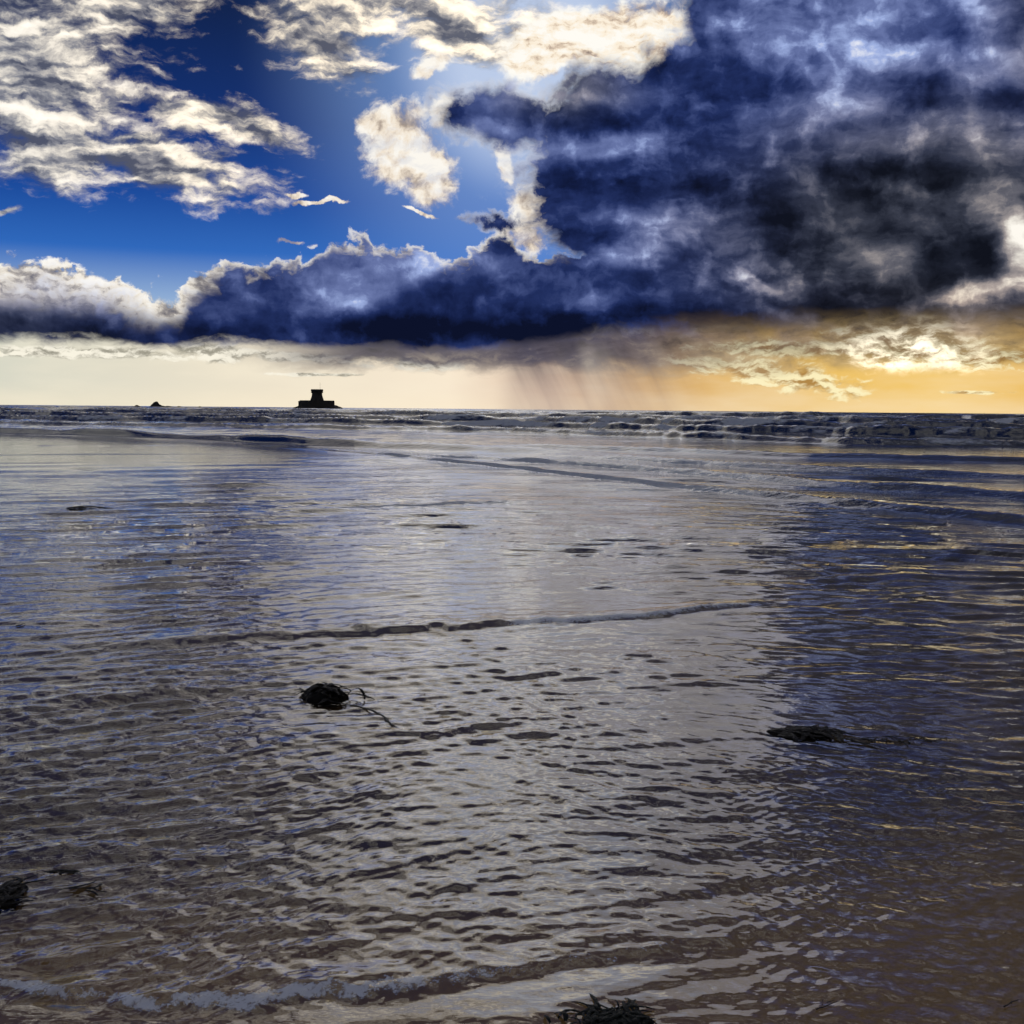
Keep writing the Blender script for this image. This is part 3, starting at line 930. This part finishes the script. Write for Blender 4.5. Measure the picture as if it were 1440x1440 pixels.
for a in (-60, -90, -120, -30, -150):
    box("gun_loop", 5.2 * math.cos(R(a)), 5.2 * math.sin(R(a)), 11.6, 0.5, 0.5, 1.5, M_ROCK, body, R(a))
box("doorway", 0, -6.35, 7.0, 1.4, 0.7, 2.3, M_ROCK, body, 0)
for i in range(10):
    a = R(i * 36 + 8)
    box("corbel", 5.55 * math.cos(a), 5.55 * math.sin(a), 13.75, 1.0, 0.6, 1.0, M_GRANITE, body, a)
lathe("mast", [(0.14, 15.4), (0.10, 19.0), (0.07, 24.0)], 8, M_IRON, fort).location = (3.1, 0, 0)
box("roof_hut", -2.4, 0.5, 16.1, 3.0, 3.0, 1.6, M_GRANITE, fort)

# ---- rocks on the horizon
sk = [(222, 1500, 11.0, 5.6, 1.25, "tallest pointed black rock on the left horizon"),
      (192, 1500, 6.5, 2.3, 0.5, "small low black rock left of the tallest horizon rock"),
      (252, 1520, 4.5, 1.9, 0.6, "tiny black rock right of the tallest horizon rock"),
      (281, 1540, 3.0, 1.9, 0.5, "tiny black rock nearest the sea tower on the horizon"),
      (236, 1500, 9.0, 2.0, 0.4, "low black reef joining the right foot of the tallest horizon rock")]
for i, (px, D, w, h, pk, lab) in enumerate(sk):
    o = rock("horizon_rock", at_distance(px, D, 0), w, w * 0.6, h, M_ROCK, 30 + i, peaks=pk)
    tag(o, lab, "rock", "rocks on the horizon")
o = rock("surf_rock", ground(1076, 641), 0.68, 0.5, 0.17, M_ROCK, 44, peaks=0.5)
tag(o, "dark flat rock awash in the surf on the right", "rock")

# ================================================================== weed in the shallows
def ribbon(rr, p0, heading, length, width, lift, curl, seg=9, taper=0.8):
    """one strap of wrack lying over the water"""
    vs, fs = [], []
    x, y = p0[0], p0[1]
    h = heading
    for k in range(seg + 1):
        t = k / seg
        w = width * (0.35 + 0.65 * math.sin(math.pi * min(0.95, 0.15 + t * taper)))
        z = p0[2] + lift * math.sin(math.pi * t) * (1 - 0.4 * t) - 0.004 * t
        nx, ny = -math.sin(h), math.cos(h)
        tw = rr.uniform(-0.18, 0.18)
        vs += [(x + nx * w, y + ny * w, z + w * tw), (x, y, z + 0.35 * w), (x - nx * w, y - ny * w, z - w * tw)]
        h += curl / seg + rr.uniform(-0.25, 0.25)
        x += math.cos(h) * length / seg
        y += math.sin(h) * length / seg
    for k in range(seg):
        a = k * 3
        fs += [(a, a + 1, a + 4, a + 3), (a + 1, a + 2, a + 5, a + 4)]
    return vs, fs

def join(parts):
    V, F = [], []
    for vs, fs in parts:
        n = len(V)
        V += vs
        F += [tuple(i + n for i in f) for f in fs]
    return V, F

def clump(rr, sx, sy, sz, seed):
    """matted core of a clump: a lumpy low heap"""
    vs, fs = [], []
    n, rings = 30, 9
    for k in range(rings):
        t = k / (rings - 1)
        for i in range(n):
            a = 2 * math.pi * i / n
            rad = math.cos(t * math.pi / 2) * (1 + 0.30 * float(fbm(np.array([math.cos(a) * 2 + seed]), np.array([math.sin(a) * 2.0]), 3, seed)[0])) + 0.02
            x, y = rad * math.cos(a), rad * math.sin(a)
            z = math.sin(t * math.pi / 2) * (1 + 0.5 * float(fbm(np.array([x * 2.5 + seed]), np.array([y * 2.5]), 3, seed + 2)[0]))
            vs.append((x * sx + rr.uniform(-.04, .04) * sx, y * sy, z * sz - 0.02 * (k == 0)))
    for k in range(rings - 1):
        for i in range(n):
            p, q_ = k * n + i, k * n + (i + 1) % n
            fs.append((p, q_, q_ + n, p + n))
    fs.append(tuple(range((rings - 1) * n, rings * n)))
    return vs, fs

def weed(px, py, sx, sy, sz, n_strap, label, seed, mat=None, strap=(0.10, 0.009), tails=(), heading=0.0, core=True, spread=6.283):
    mat = mat or M_WEED
    rr = random.Random(seed)
    c = SEA_AT(px, py)
    root = empty("seaweed", (c.x, c.y, c.z))
    tag(root, label, "seaweed", "clumps of seaweed in the shallows")
    if core:
        mesh_obj("matted_core", *clump(rr, sx * 0.85, sy * 0.85, sz * 0.8, seed), mat, root, False)
    parts = []
    for i in range(n_strap):
        a = rr.random() * 6.283
        q = math.sqrt(rr.random())
        p = (sx * q * math.cos(a), sy * q * math.sin(a), sz * 0.75 * (1 - q * q) + 0.003)
        h = heading + rr.uniform(-spread / 2, spread / 2)
        L = strap[0] * rr.uniform(0.5, 1.4)
        parts.append(ribbon(rr, p, h, L, strap[1] * rr.uniform(0.5, 1.3), rr.uniform(0.0, 0.008) + sz * 0.05, rr.uniform(-2, 2)))
    o = mesh_obj("tangled_fronds", *join(parts), mat, root, True)
    o["kind"] = "stuff"
    for (dx, dy, h, L, w, lift, curl) in tails:
        mesh_obj("frond", *ribbon(rr, (dx, dy, 0.008), h, L, w, lift, curl, 16, 0.85), mat, root, True)
    return root

weed(456, 980, 0.145, 0.09, 0.085, 60, "tallest black heap of seaweed, left of centre in the silvery ripples", 101, strap=(0.09, 0.012),
     tails=[(0.05, -0.10, -0.55, 0.85, 0.010, 0.004, 0.1), (0.10, 0.02, 0.05, 0.20, 0.014, 0.02, 0.4), (0.12, 0.05, 0.3, 0.16, 0.010, 0.05, -1.0), (-0.15, -0.04, 3.6, 0.10, 0.009, 0.01, 0.6)])
weed(1128, 1031, 0.17, 0.09, 0.024, 60, "long low black seaweed in the brown shallows on the right", 102, strap=(0.12, 0.012), heading=-0.6, spread=2.0,
     tails=[(0.14, -0.08, -0.5, 0.24, 0.012, 0.006, 0.3), (0.18, -0.12, -0.4, 0.22, 0.010, 0.004, -0.3), (0.22, -0.18, -0.15, 0.20, 0.008, 0.003, 0.2)])
weed(2, 1264, 0.075, 0.10, 0.018, 34, "glossy black seaweed cut by the left edge of the picture", 103, strap=(0.09, 0.008), heading=0.8, spread=2.6)
weed(82, 1228, 0.035, 0.018, 0.010, 7, "short single black weed blade above the left edge seaweed", 104, strap=(0.06, 0.008), heading=0.1, spread=0.8, core=False,
     tails=[(-0.045, -0.005, 0.1, 0.10, 0.011, 0.008, -0.3)])
weed(112, 1252, 0.04, 0.012, 0.006, 5, "thin curved weed strip right of the left edge seaweed", 105, strap=(0.06, 0.005), heading=0.1, spread=0.7, core=False,
     tails=[(-0.06, -0.012, 0.0, 0.13, 0.007, 0.006, 0.9)])
weed(862, 1436, 0.105, 0.075, 0.012, 120, "feathery dark green seaweed at the bottom of the picture", 106, M_WEEDG, strap=(0.06, 0.005),
     tails=[(-0.125, -0.01, 1.75, 0.06, 0.007, 0.012, 0.4), (-0.165, -0.02, 2.0, 0.05, 0.005, 0.010, -0.6), (0.03, 0.05, 0.4, 0.09, 0.005, 0.008, 0.5)])
weed(116, 715, 0.30, 0.10, 0.05, 20, "small black weed scrap floating far up on the left", 107, strap=(0.25, 0.03), heading=0.0, spread=1.0, core=False,
     tails=[(-0.25, 0, 0.0, 0.5, 0.035, 0.02, 0.1)])
weed(1258, 1040, 0.20, 0.05, 0.012, 26, "thin broken line of weed trailing toward the right edge", 108, strap=(0.10, 0.005), heading=-0.2, spread=1.0, core=False)

def twig(px, py, L, rad, heading, label, seed, forks=()):
    rr = random.Random(seed)
    c = SEA_AT(px, py)
    root = empty("twig", (c.x, c.y, c.z + 0.004))
    tag(root, label, "twig", "twigs in the shallows")
    def stick(name, p, h, L, rad):
        vs, fs = [], []
        seg, n = 7, 6
        x, y, z = p
        for k in range(seg + 1):
            rr_ = rad * (1 - 0.6 * k / seg)
            for i in range(n):
                a = 2 * math.pi * i / n
                vs.append((x - math.sin(h) * rr_ * math.cos(a), y + math.cos(h) * rr_ * math.cos(a), z + rr_ * math.sin(a)))
            h += rr.uniform(-0.18, 0.18)
            x += math.cos(h) * L / seg
            y += math.sin(h) * L / seg
            z += rr.uniform(-0.001, 0.0015)
        for k in range(seg):
            for i in range(n):
                a, b = k * n + i, k * n + (i + 1) % n
                fs.append((a, b, b + n, a + n))
        fs += [tuple(range(n))[::-1], tuple(range(seg * n, seg * n + n))]
        return mesh_obj(name, vs, fs, M_TWIG, root, True)
    stick("stem", (-L / 2 * math.cos(heading), -L / 2 * math.sin(heading), 0), heading, L, rad)
    for (f, dh, l) in forks:
        stick("side_shoot", ((f - .5) * L * math.cos(heading), (f - .5) * L * math.sin(heading), 0.001), heading + dh, l, rad * 0.7)
twig(1160, 1412, 0.085, 0.0018, 0.75, "thin dark forked twig near the bottom right corner", 201, [(0.35, 0.6, 0.03), (0.6, -0.5, 0.025)])
twig(1422, 1414, 0.06, 0.0022, 0.5, "short dark twig at the right edge near the bottom corner", 202, [(0.5, 0.7, 0.02)])
twig(30, 880, 0.10, 0.005, 1.3, "tiny dark twig upright in the ripples by the left edge", 203)
